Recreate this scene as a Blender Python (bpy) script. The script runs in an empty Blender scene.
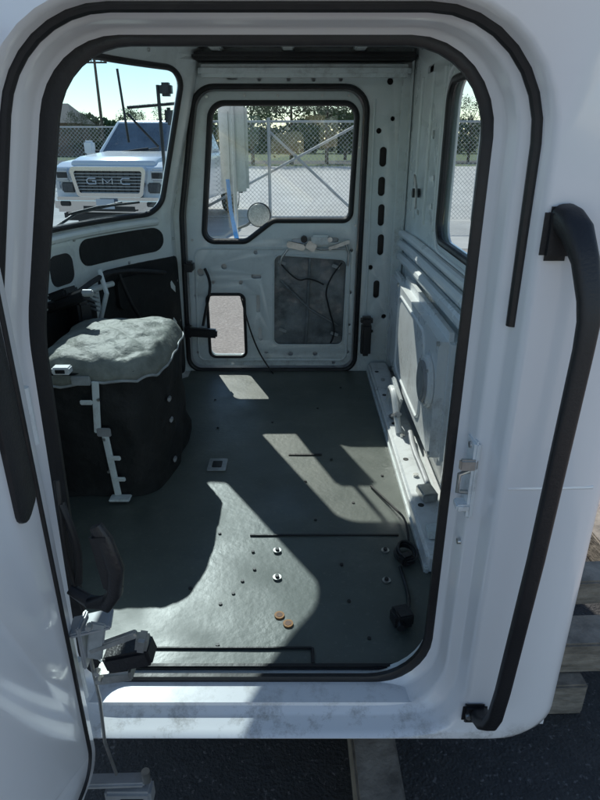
import bpy, bmesh, math, random
from mathutils import Vector, Matrix, noise
random.seed(7)
R=math.radians
scene=bpy.context.scene
COL=scene.collection

# ------------------------------------------------------------------ materials
def mat(name,col,rough=0.5,metal=0.0,var=0.0,vscale=6.0,bump=0.0,bscale=40.0,coat=0.0,spec=0.5,col2=None,dirt=0.0,dcol=(0.12,0.1,0.08),dscale=3.0,low=None,rvar=0.0,speck=None,grain=False):
    m=bpy.data.materials.new(name); m.use_nodes=True
    nt=m.node_tree; N=nt.nodes; L=nt.links
    b=N['Principled BSDF']
    b.inputs['Roughness'].default_value=rough
    b.inputs['Metallic'].default_value=metal
    b.inputs['Coat Weight'].default_value=coat
    b.inputs['Coat Roughness'].default_value=0.08
    b.inputs['Specular IOR Level'].default_value=spec
    tc=N.new('ShaderNodeTexCoord')
    vec=tc.outputs['Object']
    if grain:
        mp=N.new('ShaderNodeMapping'); mp.inputs['Scale'].default_value=grain; L.new(vec,mp.inputs['Vector']); vec=mp.outputs['Vector']
    c=(col[0],col[1],col[2],1)
    b.inputs['Base Color'].default_value=c
    out=None
    def noise_ramp(sc,p0,p1,c0,c1,det=8,rg=.7):
        n=N.new('ShaderNodeTexNoise'); n.inputs['Scale'].default_value=sc; n.inputs['Detail'].default_value=det
        n.inputs['Roughness'].default_value=rg
        L.new(vec,n.inputs['Vector'])
        r=N.new('ShaderNodeValToRGB'); r.color_ramp.elements[0].position=p0; r.color_ramp.elements[1].position=p1
        r.color_ramp.elements[0].color=c0; r.color_ramp.elements[1].color=c1
        L.new(n.outputs['Fac'],r.inputs['Fac']); return r.outputs['Color']
    def mixin(fac,dc):
        nonlocal out
        mx=N.new('ShaderNodeMixRGB'); L.new(fac,mx.inputs['Fac'])
        if out: L.new(out,mx.inputs['Color1'])
        else: mx.inputs['Color1'].default_value=c
        mx.inputs['Color2'].default_value=tuple(dc)+(1,)
        out=mx.outputs['Color']
    if var>0 or col2:
        if col2: out=noise_ramp(vscale,.35,.68,c,tuple(col2)+(1,),6,.65)
        else: out=noise_ramp(vscale,.35,.68,tuple(x*(1-var) for x in col)+(1,),tuple(min(1,x*(1+var)) for x in col)+(1,),6,.65)
    if dirt>0:
        f=noise_ramp(dscale,.52,.75,(0,0,0,1),(dirt,dirt,dirt,1),10,.75); mixin(f,dcol)
    if speck:
        f=noise_ramp(speck[0],.62,.70,(0,0,0,1),(speck[1],)*3+(1,),3,.5); mixin(f,speck[2])
    if low:
        sx=N.new('ShaderNodeSeparateXYZ'); L.new(tc.outputs['Object'],sx.inputs[0])
        mr=N.new('ShaderNodeMapRange'); mr.inputs[1].default_value=low[0]; mr.inputs[2].default_value=low[1]; mr.inputs[3].default_value=0; mr.inputs[4].default_value=1
        L.new(sx.outputs['Z'],mr.inputs[0])
        f=noise_ramp(14,.50,.66,(0,0,0,1),(low[2],)*3+(1,),12,.8)
        mu=N.new('ShaderNodeMath'); mu.operation='MULTIPLY'; L.new(mr.outputs[0],mu.inputs[0]); L.new(f,mu.inputs[1])
        mixin(mu.outputs[0],low[3])
    if out: L.new(out,b.inputs['Base Color'])
    if rvar>0:
        n4=N.new('ShaderNodeTexNoise'); n4.inputs['Scale'].default_value=5; n4.inputs['Detail'].default_value=8
        L.new(vec,n4.inputs['Vector'])
        mr=N.new('ShaderNodeMapRange'); mr.inputs[1].default_value=.3; mr.inputs[2].default_value=.7; mr.inputs[3].default_value=max(0.03,rough-rvar); mr.inputs[4].default_value=min(1,rough+rvar)
        L.new(n4.outputs['Fac'],mr.inputs[0]); L.new(mr.outputs[0],b.inputs['Roughness'])
    if bump>0:
        n3=N.new('ShaderNodeTexNoise'); n3.inputs['Scale'].default_value=bscale; n3.inputs['Detail'].default_value=5
        L.new(vec,n3.inputs['Vector'])
        bp=N.new('ShaderNodeBump'); bp.inputs['Strength'].default_value=bump; bp.inputs['Distance'].default_value=0.01
        L.new(n3.outputs['Fac'],bp.inputs['Height']); L.new(bp.outputs['Normal'],b.inputs['Normal'])
    return m

def glass(name,tint=(0.9,0.95,0.94),refl=0.07):
    m=bpy.data.materials.new(name); m.use_nodes=True
    nt=m.node_tree; N=nt.nodes; L=nt.links
    N.remove(N['Principled BSDF']); o=N['Material Output']
    t=N.new('ShaderNodeBsdfTransparent'); t.inputs['Color'].default_value=tuple(tint)+(1,)
    g=N.new('ShaderNodeBsdfGlossy'); g.inputs['Roughness'].default_value=0.02
    mx=N.new('ShaderNodeMixShader'); mx.inputs[0].default_value=refl
    L.new(t.outputs[0],mx.inputs[1]); L.new(g.outputs[0],mx.inputs[2]); L.new(mx.outputs[0],o.inputs['Surface'])
    return m

M_EXT=mat('white_body_paint',(0.88,0.88,0.885),0.2,coat=0.7,dirt=0.10,dscale=2.5,dcol=(0.62,0.60,0.57),bump=0.012,bscale=6,low=(.02,-.02,.7,(0.28,0.26,0.23)))
M_INT=mat('interior_primer_paint',(0.74,0.80,0.79),0.32,var=0.04,vscale=5,coat=0.25,dirt=0.35,dscale=7,dcol=(0.40,0.41,0.39),bump=0.05,bscale=30,rvar=.12,low=(.35,0,.4,(.28,.27,.24)))
M_INT2=mat('interior_light_panel',(0.82,0.85,0.85),0.32,var=0.03,vscale=4,dirt=0.28,dscale=6,dcol=(0.46,0.46,0.43),rvar=.1,bump=.03,bscale=25,low=(.15,0,.45,(.28,.26,.23)))
M_RUB=mat('black_rubber_seal',(0.013,0.013,0.014),0.5,bump=0.15,bscale=60,dirt=.35,dcol=(.045,.043,.04),dscale=20,rvar=.15)
M_BLK=mat('black_plastic',(0.02,0.02,0.022),0.38,bump=0.15,bscale=220,dirt=.3,dcol=(.06,.058,.055),dscale=25)
M_HND=mat('black_grab_handle_plastic',(0.015,0.015,0.017),0.45,bump=0.10,bscale=260,dirt=.3,dcol=(.03,.029,.028),dscale=10,rvar=.1)
M_INS=mat('black_insulation',(0.012,0.013,0.013),0.7,var=0.3,bump=0.6,bscale=22,dirt=0.3,dcol=(0.05,0.05,0.05),dscale=12)
M_FLR=mat('rubber_floor_mat',(0.088,0.104,0.090),0.46,col2=(0.118,0.135,0.118),vscale=3.2,bump=0.09,bscale=60,dirt=0.6,dcol=(0.185,0.195,0.165),dscale=4.0,rvar=.12,speck=(90,.3,(.19,.195,.17)))
M_DRK=mat('plastic_vapour_film',(0.20,0.22,0.225),0.2,var=0.4,vscale=7,bump=0.9,bscale=9,dirt=.6,dcol=(.38,.41,.41),dscale=8)
M_GRM=mat('grey_plastic_trim',(0.35,0.37,0.37),0.4,var=.2,vscale=30)
M_MET=mat('zinc_metal',(0.55,0.55,0.53),0.35,metal=0.9,var=0.2,vscale=30)
M_ORG=mat('amber_rust',(0.36,0.16,0.04),0.6,var=0.35,vscale=60)
M_FOIL=mat('quilted_heat_cover',(0.24,0.255,0.22),0.6,var=0.3,vscale=12,bump=0.45,bscale=50,dirt=0.6,dcol=(0.12,0.13,0.11),dscale=9)
M_WOOD=mat('weathered_timber',(0.26,0.225,0.18),0.85,var=0.4,vscale=9,bump=0.7,bscale=30,dirt=0.5,dcol=(0.10,0.085,0.07),dscale=12,grain=(1,1,3))
M_ASP=mat('asphalt',(0.038,0.038,0.038),0.9,col2=(0.060,0.059,0.057),vscale=25,bump=1.0,bscale=110,speck=(85,.8,(.17,.16,.15)),dirt=.5,dcol=(.085,.08,.07),dscale=2)
M_GRV=mat('gravel_lot',(0.27,0.225,0.20),0.95,col2=(0.46,0.395,0.35),vscale=38,bump=1.0,bscale=70,dirt=0.6,dcol=(0.22,0.185,0.16),dscale=2.2,speck=(30,.7,(.5,.45,.41)))
M_CON=mat('pale_concrete',(0.45,0.44,0.42),0.9,var=0.12,vscale=1.2,bump=0.3,bscale=30,dirt=.5,dcol=(.33,.31,.28),dscale=.5)
M_GRS=mat('grass',(0.06,0.10,0.03),0.95,col2=(0.11,0.14,0.05),vscale=2,bump=0.9,bscale=30)
M_BARK=mat('bark',(0.10,0.075,0.055),0.9,var=0.3,vscale=12,bump=0.8,bscale=20)
M_LEAF=mat('leaves',(0.035,0.065,0.022),0.7,col2=(0.085,0.13,0.045),vscale=1.6)
M_GALV=mat('galvanised_steel',(0.42,0.43,0.44),0.5,metal=0.4,var=0.12,vscale=20)
M_GLS=glass('window_glass',(0.92,0.96,0.95),0.05)
M_WSH=glass('windshield_glass',(0.66,0.80,0.84),0.05)
M_MIR=mat('mirror_back_metal',(0.50,0.52,0.53),0.35,metal=0.5,var=0.15,vscale=30,dirt=0.6,dcol=(0.15,0.14,0.12),dscale=30)
M_MIRG=mat('mirror_face',(0.85,0.86,0.88),0.03,metal=1.0)
M_CVX=mat('convex_mirror_dusty',(0.36,0.36,0.33),0.4,var=.3,vscale=150,dirt=.8,dcol=(.1,.1,.09),dscale=70)
M_BLU=mat('blue_strap_fabric',(0.05,0.25,0.62),0.7,var=0.2,vscale=60)
M_CHR=mat('chrome',(0.75,0.76,0.78),0.15,metal=1.0)
M_PKP=mat('pickup_white_paint',(0.72,0.74,0.77),0.25,coat=0.6,dirt=0.12,dcol=(0.45,0.43,0.4))
M_PGL=mat('pickup_dark_glass',(0.08,0.10,0.12),0.05,spec=1.0,var=.5,vscale=2,coat=1)
M_GRL=mat('dark_grille',(0.02,0.02,0.022),0.4)
M_GRL2=mat('grey_grille_mesh',(0.07,0.072,0.075),0.45,var=.3,vscale=40)
M_LAMP=mat('headlamp_lens',(0.6,0.63,0.66),0.12,metal=0.3)
M_TYR=mat('tyre_rubber',(0.02,0.02,0.02),0.85,bump=0.4,bscale=50)
M_PLATE=mat('licence_plate_paint',(0.6,0.62,0.65),0.5)
M_BRK=mat('brick',(0.26,0.17,0.13),0.9,var=0.2,vscale=8)
M_ROOF=mat('roof_shingle',(0.12,0.115,0.11),0.9,var=0.2,vscale=8)

# ------------------------------------------------------------------ helpers
def empty(name):
    e=bpy.data.objects.new(name,None); e.empty_display_size=0.1; COL.objects.link(e); return e
def mk(name,verts,faces,m,parent=None,smooth=True,ang=35,recalc=True):
    me=bpy.data.meshes.new(name); me.from_pydata([tuple(v) for v in verts],[],faces)
    if recalc:
        bm=bmesh.new(); bm.from_mesh(me); bmesh.ops.recalc_face_normals(bm,faces=bm.faces); bm.to_mesh(me); bm.free()
    if smooth:
        me.shade_smooth(); me.set_sharp_from_angle(angle=R(ang))
    me.materials.append(m)
    o=bpy.data.objects.new(name,me); COL.objects.link(o)
    if parent: o.parent=parent
    return o
def box(name,c,s,m,parent=None,bev=0.004,rot=(0,0,0),seg=2,taper=None):
    bm=bmesh.new(); bmesh.ops.create_cube(bm,size=1.0)
    for v in bm.verts:
        v.co=Vector((v.co.x*s[0],v.co.y*s[1],v.co.z*s[2]))
        if taper and v.co.z>0: v.co.x*=taper[0]; v.co.y*=taper[1]
    if bev>0: bmesh.ops.bevel(bm,geom=list(bm.edges),offset=min(bev,min(s)*0.45),segments=seg,affect='EDGES')
    me=bpy.data.meshes.new(name); bm.to_mesh(me); bm.free()
    me.shade_smooth(); me.set_sharp_from_angle(angle=R(40)); me.materials.append(m)
    o=bpy.data.objects.new(name,me); COL.objects.link(o); o.location=c; o.rotation_euler=rot
    if parent: o.parent=parent
    return o
def curve2mesh(cu,name,m,parent,remap=None):
    tmp=bpy.data.objects.new(name+'_t',cu); COL.objects.link(tmp)
    dg=bpy.context.evaluated_depsgraph_get(); dg.update()
    me=bpy.data.meshes.new_from_object(tmp.evaluated_get(dg))
    bpy.data.objects.remove(tmp)
    me.name=name
    if remap:
        for v in me.vertices: v.co=remap(v.co)
    bm=bmesh.new(); bm.from_mesh(me); bmesh.ops.remove_doubles(bm,verts=bm.verts,dist=1e-5)
    bmesh.ops.recalc_face_normals(bm,faces=bm.faces); bm.to_mesh(me); bm.free()
    me.shade_smooth(); me.set_sharp_from_angle(angle=R(35))
    me.materials.clear(); me.materials.append(m)
    o=bpy.data.objects.new(name,me); COL.objects.link(o)
    if parent: o.parent=parent
    return o
def tube(name,pts,r,m,parent=None,cyclic=False,smooth=False,res=3,radii=None):
    cu=bpy.data.curves.new(name,'CURVE'); cu.dimensions='3D'; cu.bevel_depth=r; cu.bevel_resolution=res
    cu.use_fill_caps=True
    if smooth:
        sp=cu.splines.new('NURBS'); sp.points.add(len(pts)-1)
        for i,p in enumerate(pts): sp.points[i].co=(p[0],p[1],p[2],1)
        sp.order_u=3; sp.use_endpoint_u=not cyclic; sp.resolution_u=8
    else:
        sp=cu.splines.new('POLY'); sp.points.add(len(pts)-1)
        for i,p in enumerate(pts): sp.points[i].co=(p[0],p[1],p[2],1)
    if radii:
        for i,q in enumerate(radii): sp.points[i].radius=q
    sp.use_cyclic_u=cyclic
    return curve2mesh(cu,name,m,parent)
def rpoly(pts,rad,n=8,e=0):
    out=[]; k=len(pts); segs=[]
    for i in range(k):
        p0=Vector(pts[i-1]); p1=Vector(pts[i]); p2=Vector(pts[(i+1)%k])
        a=(p0-p1).normalized(); b=(p2-p1).normalized()
        r=rad[i] if isinstance(rad,(list,tuple)) else rad
        th=a.angle(b); t=r/math.tan(th/2); c=p1+(a+b).normalized()*(r/math.sin(th/2))
        s=p1+a*t; f=p1+b*t; arc=[]
        v0=s-c; v1=f-c; w=v0.angle(v1) if r>0 else 0
        for j in range(n+1):
            q=j/n
            if w<1e-5: arc.append(p1.copy()); continue
            arc.append(c+(v0*math.sin((1-q)*w)+v1*math.sin(q*w))/math.sin(w))
        segs.append(arc)
    for i in range(k):
        out+=segs[i]
        if e:
            A=segs[i][-1]; B=segs[(i+1)%k][0]
            for j in range(1,e+1): out.append(A.lerp(B,j/(e+1)))
    return [(p.x,p.y) for p in out]
def offs(pts,d):
    """offset a CCW polygon outwards; d is one distance or one per edge (edge i joins corner i and i+1)"""
    k=len(pts); out=[]
    D=d if isinstance(d,(list,tuple)) else [d]*k
    for i in range(k):
        p0=Vector(pts[i-1]); p1=Vector(pts[i]); p2=Vector(pts[(i+1)%k])
        e1=(p1-p0).normalized(); e2=(p2-p1).normalized()
        n1=Vector((e1.y,-e1.x)); n2=Vector((e2.y,-e2.x))
        det=n1.x*n2.y-n1.y*n2.x; d1=D[i-1]; d2=D[i]
        if abs(det)<1e-4: q=n1*d1
        else: q=Vector(((d1*n2.y-d2*n1.y)/det,(n1.x*d2-n2.x*d1)/det))
        out.append(tuple(p1+q))
    return out
def loft(name,loops,m,parent=None,close=True,cap=False,**k):
    n=len(loops[0]); V=[v for l in loops for v in l]; F=[]
    for i in range(len(loops)-1):
        for j in range(n if close else n-1):
            a=i*n+j; b=i*n+(j+1)%n
            F.append((a,b,b+n,a+n))
    if cap: F.append(tuple(range(n))); F.append(tuple(range((len(loops)-1)*n,len(loops)*n)))
    return mk(name,V,F,m,parent,**k)
def rect(x0,z0,x1,z1): return [(x0,z0),(x1,z0),(x1,z1),(x0,z1)]
def circ(x,z,r,n=16): return [(x+r*math.cos(2*math.pi*i/n),z+r*math.sin(2*math.pi*i/n)) for i in range(n)]
def slot(x,z,w,h): 
    r=min(w,h)/2*0.98; return rpoly(rect(x-w/2,z-h/2,x+w/2,z+h/2),r,6)
def panel(name,loops,th,remap,m,parent=None,bev=0.002):
    cu=bpy.data.curves.new(name,'CURVE'); cu.dimensions='2D'; cu.fill_mode='BOTH'
    cu.extrude=th/2; cu.bevel_depth=bev; cu.bevel_resolution=1; cu.offset=-bev
    for lp in loops:
        sp=cu.splines.new('POLY'); sp.points.add(len(lp)-1)
        for i,p in enumerate(lp): sp.points[i].co=(p[0],p[1],0,1)
        sp.use_cyclic_u=True
    return curve2mesh(cu,name,m,parent,remap)
def XZ(y): return lambda c: Vector((c.x,y+c.z,c.y))
def YZ(x): return lambda c: Vector((x+c.z,c.x,c.y))
def cyl(name,c,r,h,m,parent=None,axis='Z',n=24,bev=0.0,r2=None):
    bm=bmesh.new(); bmesh.ops.create_cone(bm,cap_ends=True,segments=n,radius1=r,radius2=r if r2 is None else r2,depth=h)
    if bev>0:
        es=[e for e in bm.edges if len(e.link_faces)==2 and any(len(f.verts)>4 for f in e.link_faces)]
        bmesh.ops.bevel(bm,geom=es,offset=bev,segments=2,affect='EDGES')
    M={'Z':Matrix(),'Y':Matrix.Rotation(R(90),4,'X'),'X':Matrix.Rotation(R(90),4,'Y')}[axis]
    bm.transform(M)
    me=bpy.data.meshes.new(name); bm.to_mesh(me); bm.free(); me.shade_smooth(); me.set_sharp_from_angle(angle=R(40))
    me.materials.append(m); o=bpy.data.objects.new(name,me); COL.objects.link(o); o.location=c
    if parent: o.parent=parent
    return o

GZ=-0.42
# ------------------------------------------------------------------ truck cab
cab=empty('truck_cab')
NEAR=[(-.49,0.0),(.285,0.0),(.29,1.265),(-.365,1.265),(-.465,.84)]
NR=[.09,.13,.13,.13,.5]
EW=[1.0,.76,.46,.36,.55]
def nl(off,D,W=EW):
    p=offs(NEAR,[off*w for w in W]); rr=[max(.01,r+off*.6) for r in NR]
    out=[]
    for x,z in rpoly(p,rr,8,2):
        if z<0: z*=0.35
        out.append(Vector((x,D,z)))
    return out
def bl(ins,zb,D):
    P=[(-.95+ins,zb),(.535-ins,zb),(.535-ins,1.50-ins),(-.47,1.50-ins),(-.90+ins,.80)]
    return [Vector((x,D,z)) for x,z in rpoly(P,[.06,.09,.1,.1,.2],8,2)]
loft('side_body_panel',[nl(.0,1.005),nl(.020,.992),nl(.028,.985),nl(.030,.95),nl(.038,.94),nl(.056,.932),
     nl(.062,.925),nl(.068,.897),nl(.074,.886),nl(.084,.88),bl(.05,-.031,.88),bl(.03,-.033,.882),bl(.012,-.038,.892),bl(.003,-.045,.908),bl(0,-.055,.93)],M_EXT,cab,ang=50)
loft('side_inner_panel',[nl(0.0,1.0055),nl(0,1.035),bl(0.01,.0,1.04)],M_INT,cab)
WA=[.9,.9,.75,1.9,1.6]; WB=[1.0,.7,.7,.9,1]
def sl(off,D): return nl(off,D,WA if off<0 else WB)
w_,t_,D0=.024,.010,1.012
loft('inner_door_seal',[sl(-w_/2,D0),sl(-w_/2,D0-t_),sl(-w_/4,D0-t_*1.3),sl(w_/4,D0-t_*1.3),sl(w_/2,D0-t_),sl(w_/2,D0)],M_RUB,cab)
lp=nl(.060,.922)
xr=max(v.x for v in lp)
seg=[Vector((xr+.001,.921,.86))]+[v for v in lp if v.z>0.84]
tube('outer_door_seal',seg,.0095,M_RUB,cab)
tube('body_crease',[(.355,.8840,.583),(.43,.8835,.584),(.50,.8840,.586)],.0050,M_EXT,cab)
box('striker_plate',(.312,.955,.565),(.012,.052,.16),M_INT2,cab,.005)
box('striker_tab',(.300,.935,.60),(.032,.012,.022),M_MET,cab,.003)
box('striker_tab_low',(.300,.945,.51),(.026,.03,.014),M_INT2,cab,.003)
tube('striker_loop',[(.306,.94,.585),(.286,.935,.58),(.286,.935,.545),(.306,.94,.54)],.0045,M_MET,cab)
for zz in (.63,.50,.42): cyl('post_bolt',(.306,.955,zz),.006,.006,M_MET,cab,'X')

def xb(y):
    t=(y-1.1)/1.8
    if t<=0 or t>=1: return -.62
    return -.62-.36*math.sin(math.pi*t)**.8
def fw(y,z,off=0):
    x=xb(y)
    if z>.8: x+=(z-.8)/.62*.16
    d=(xb(min(3.0,y+.02))-xb(y-.02))/.04
    nx,ny=1,-d; l=math.hypot(nx,ny)
    return Vector((x+off*nx/l,y+off*ny/l,z))
def lerpl(a,b,t): return [(p[0]*(1-t)+q[0]*t,p[1]*(1-t)+q[1]*t) for p,q in zip(a,b)]
WS=rpoly(rect(1.14,.825,2.87,1.405),.075,8,30)
OUT=rpoly(rect(.935,-.05,3.07,1.50),.002,8,30)
ls=[[fw(y,z,-.001) for y,z in lerpl(WS,OUT,k/10)] for k in range(11)]
fo=loft('front_wall',ls,M_INT,cab)
s=fo.modifiers.new('s','SOLIDIFY'); s.thickness=.025; s.offset=0
tube('windshield_gasket',[fw(y,z,.012) for y,z in WS],.012,M_RUB,cab,cyclic=True)
V=[];F=[]
ny,nz=40,8
for i in range(ny+1):
    for j in range(nz+1): V.append(fw(1.11+(2.9-1.11)*i/ny,.80+.63*j/nz,-.022))
for i in range(ny):
    for j in range(nz):
        a=i*(nz+1)+j; F.append((a,a+nz+1,a+nz+2,a+1))
mk('windshield_glass',V,F,M_WSH,cab)
def patch(name,y0,z0,y1,z1,r,m,off=.018,th=.012):
    L=rpoly(rect(y0,z0,y1,z1),r,6,12); cy,cz=(y0+y1)/2,(z0+z1)/2; C=[(cy,cz)]*len(L)
    loops=[[fw(y,z,.0) for y,z in L]]+[[fw(y,z,off) for y,z in lerpl(L,C,k)] for k in (.02,.2,.45,.7,.9,.999)]
    return loft(name,loops,m,cab)
patch('dash_vent_pad',2.44,.655,2.88,.765,.05,M_INS)
patch('dash_opening',2.26,.61,2.40,.73,.04,M_BLK,.014)
patch('firewall_insulation',2.52,.02,2.97,.625,.05,M_INS,.02)
patch('firewall_insulation_low',1.15,.02,2.50,.54,.05,M_INS,.02)
patch('dash_opening_mid',2.0,.60,2.2,.74,.03,M_BLK,.014)
patch('firewall_stamping',2.60,.44,2.76,.58,.03,M_INS,.04)
tube('dash_rail',[fw(y,.79,.02) for y in [1.15+i*.05 for i in range(35)]],.018,M_INT,cab)
tube('dash_rail_lower',[fw(y,.565,.035) for y in [1.9+i*.04 for i in range(18)]],.012,M_INT,cab)
tube('dash_brace',[fw(2.50,.64,.05),fw(2.48,.55,.09),fw(2.47,.44,.05)],.010,M_INT,cab)
box('dash_module',fw(2.30,.50,.08),(.05,.16,.14),M_BLK,cab,.01,rot=(0,0,R(40)))
tube('steering_column',[(-.93,2.18,.56),(-.83,2.13,.60),(-.76,2.10,.63)],.022,M_BLK,cab)
cyl('column_joint',(-.75,2.095,.635),.013,.04,M_GRM,cab,'X',16,.004)
box('column_bracket',(-.86,2.15,.62),(.10,.07,.03),M_BLK,cab,.008,rot=(0,R(-20),R(-25)))
for k in range(5): box('vent_louver',fw(2.41,.50+k*.018,.075),(.015,.085,.006),M_GRM,cab,.001,rot=(0,R(20),R(45)))
tube('dash_harness',[fw(2.0,.62,.05),fw(2.2,.55,.07),fw(2.4,.60,.06),fw(2.6,.63,.05),fw(2.85,.56,.05)],.011,M_RUB,cab,smooth=True)
tube('dash_harness_drop',[fw(2.6,.63,.05),fw(2.62,.5,.07),fw(2.7,.36,.06),fw(2.75,.2,.05)],.008,M_RUB,cab,smooth=True)
for y,z in ((2.93,.70),(2.93,.50),(2.93,.30),(2.42,.77),(2.70,.63),(2.9,1.45),(2.7,1.455),(2.5,1.455)):
    p=fw(y,z,.016); cyl('front_wall_screw',p,.006,.008,M_MET,cab,'X',10)
def pan(name,z0,z1,m,inset=0.0,y0=.935,y1=3.07,x1=.53,rake=0,mm=None):
    V=[];F=[];k=40
    for i in range(k+1):
        y=y0+(y1-y0)*i/k
        x0=xb(y)+rake+inset
        V+=[(x0,y,z0),(x1,y,z0),(x1,y,z1),(x0,y,z1)]
    for i in range(k):
        a=i*4
        for j in range(4): F.append((a+j,a+(j+1)%4,a+4+(j+1)%4,a+4+j))
    F.append((0,1,2,3)); F.append((k*4,k*4+1,k*4+2,k*4+3))
    return mk(name,V,F,m,cab)
pan('roof_panel',1.497,1.53,M_EXT,rake=.175)
pan('floor_pan',-.06,-.002,M_EXT,y0=.945,y1=3.06,x1=.525)
V=[];F=[];kx,ky=60,90
for i in range(ky+1):
    y=1.03+(2.99-1.03)*i/ky; x0=xb(y)+.04
    for j in range(kx+1):
        x=x0+(.44-x0)*j/kx
        z=.0055+.0028*noise.noise(Vector((x*3.2,y*3.2,0)))+.0006*noise.noise(Vector((x*14,y*14,2)))
        V.append((x,y,z))
for i in range(ky):
    for j in range(kx):
        a=i*(kx+1)+j; F.append((a,a+1,a+kx+2,a+kx+1))
mk('floor_mat',V,F,M_FLR,cab)
for x in (-.35,-.05,.25): box('roof_rib',(x,2.0,1.485),(.05,1.95,.022),M_INT,cab,.006)
box('head_rail',(.02,2.955,1.405),(.92,.075,.05),M_INT,cab,.015)
box('headliner_edge',(.02,2.93,1.456),(.95,.12,.030),M_RUB,cab,.01)

FD=[(-.585,.012),(.285,.012),(.30,1.345),(-.465,1.345),(-.565,.80)]
FR=[.07,.07,.10,.10,.4]
FDo=rpoly(FD,FR,8)
holes=[slot(.385,1.06,.032,.085),slot(.385,.93,.032,.085),slot(.39,.80,.03,.10),slot(.395,.66,.03,.10),
       circ(.36,1.17,.012),circ(.42,1.22,.010),circ(.35,.55,.012),slot(.385,.44,.03,.09),circ(.43,.30,.012),circ(.37,.22,.010),
       slot(-.30,1.385,.05,.018) ,circ(-.18,1.378,.009),circ(-.05,1.378,.009),circ(.06,1.378,.009),circ(.18,1.378,.009),circ(.40,1.37,.014)]
far_out=[(-.62,0.0),(.50,0.0),(.50,1.50),(-.44,1.50),(-.62,.80)]
panel('far_side_inner_panel',[far_out,FDo]+holes,.012,XZ(3.006),M_INT,cab,.002)
box('far_cavity_back',(.40,3.05,.75),(.19,.01,1.48),M_BLK,cab,0)
WIN=[(-.475,.672),(-.265,.672),(-.13,.772),(.245,.772),(.262,1.285),(-.405,1.285)]
WR=[.05,.06,.06,.04,.06,.07]
WINo=rpoly(WIN,WR,8)
LW=rpoly(rect(-.475,.075,-.285,.41),.03,6)
ACC=rpoly([(-.14,.14),(.225,.14),(.235,.585),(-.13,.61)],.035,6)
door_holes=[WINo,LW,ACC,circ(-.50,.52,.018),circ(-.22,.62,.010),slot(-.22,.50,.05,.02),slot(-.215,.36,.018,.09),slot(-.21,.20,.018,.07),
            circ(.255,.63,.008),circ(.255,.42,.008),circ(.255,.25,.008),circ(.25,.10,.010),circ(-.05,.09,.012),circ(.08,.09,.012),circ(-.18,.10,.010),
            circ(-.53,.40,.009),circ(-.53,.22,.009),slot(.0,.675,.08,.022),slot(.16,.68,.06,.022),circ(-.38,.55,.014),circ(-.30,.47,.010),circ(-.44,.47,.009),
            circ(-.36,.035,.008),circ(.18,.04,.010)]
FDi=rpoly(offs(FD,-.012),[.06,.06,.09,.09,.4],8)
panel('far_door_inner_panel',[FDi]+door_holes,.010,XZ(3.028),M_INT,cab,.002)
body_out=[(-.62,-.05),(.53,-.05),(.53,1.52),(-.44,1.52),(-.62,.80)]
panel('far_side_outer_skin',[body_out,WINo,LW],.006,XZ(3.066),M_EXT,cab,.0015)
V=[];F=[];k=36
for i in range(k+1):
    for j in range(k+1):
        x=-.165+.42*i/k; z=.12+.52*j/k
        y=3.044+.006*noise.noise(Vector((x*14,z*9,1)))+.004*abs(noise.noise(Vector((x*25,z*30,4))))
        V.append((x,y,z))
for i in range(k):
    for j in range(k):
        a=i*(k+1)+j; F.append((a,a+1,a+k+2,a+k+1))
mk('far_door_access_film',V,F,M_DRK,cab,ang=80)
tube('regulator_rail',[(.03,3.03,.15),(.05,3.03,.60)],.008,M_DRK,cab)
tube('regulator_arm',[(-.10,3.028,.48),(.05,3.028,.33),(.20,3.03,.24)],.006,M_DRK,cab)
tube('film_wire',[(.21,3.02,.57),(.12,3.018,.46),(.15,3.02,.33),(.19,3.02,.20),(.16,3.02,.15)],.004,M_RUB,cab,smooth=True)
tube('film_wire_b',[(-.10,3.02,.57),(-.02,3.016,.47),(.05,3.018,.50),(.12,3.018,.46)],.0035,M_RUB,cab,smooth=True)
for x,z in ((-.09,.55),(.18,.53),(-.09,.20),(.18,.18)): box('film_tape',(x,3.020,z+.02),(.04,.004,.016),M_GRM,cab,.001,rot=(0,R(20),0))
panel('far_door_window_glass',[rpoly(offs(WIN,.012),WR,6)],.004,XZ(3.050),M_GLS,cab,.0005)
panel('far_door_peep_glass',[rpoly(rect(-.485,.065,-.275,.42),.03,6)],.004,XZ(3.052),M_GLS,cab,.0005)
def tring(name,pts,rad,y,r,m): return tube(name,[(x,y,z) for x,z in rpoly(pts,rad,8)],r,m,cab,cyclic=True)
tring('far_door_seal',offs(FD,.004),FR,2.995,.012,M_RUB)
tring('far_window_gasket',WIN,WR,3.018,.012,M_RUB)
tring('far_window_gasket_outer',WIN,WR,3.05,.012,M_RUB)
tring('peep_window_gasket',rect(-.475,.075,-.285,.41),.03,3.018,.008,M_RUB)
tring('access_flange',[(-.14,.14),(.225,.14),(.235,.585),(-.13,.61)],.035,3.020,.004,M_INT)
tring('door_pressing',[(-.54,.055),(.245,.055),(.25,.64),(-.52,.64)],.04,3.022,.006,M_INT)
box('door_regulator',(-.02,3.0,.655),(.09,.03,.03),M_MET,cab,.006,rot=(0,R(12),0))
box('door_latch_body',(.10,2.995,.685),(.09,.035,.045),M_INT,cab,.008)
box('latch_bracket',(.055,2.99,.655),(.05,.02,.04),M_MET,cab,.004,rot=(0,R(30),0))
box('door_latch_arm',(.19,2.99,.66),(.11,.02,.018),M_MET,cab,.004,rot=(0,R(-20),0))
cyl('latch_knob',(.02,2.985,.69),.016,.03,M_BLK,cab,'Y')
cyl('latch_spindle',(.145,2.975,.69),.012,.03,M_MET,cab,'Y')
tube('latch_rod',[(.22,2.995,.68),(.24,2.99,.62),(.235,2.99,.56)],.006,M_MET,cab)
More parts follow.
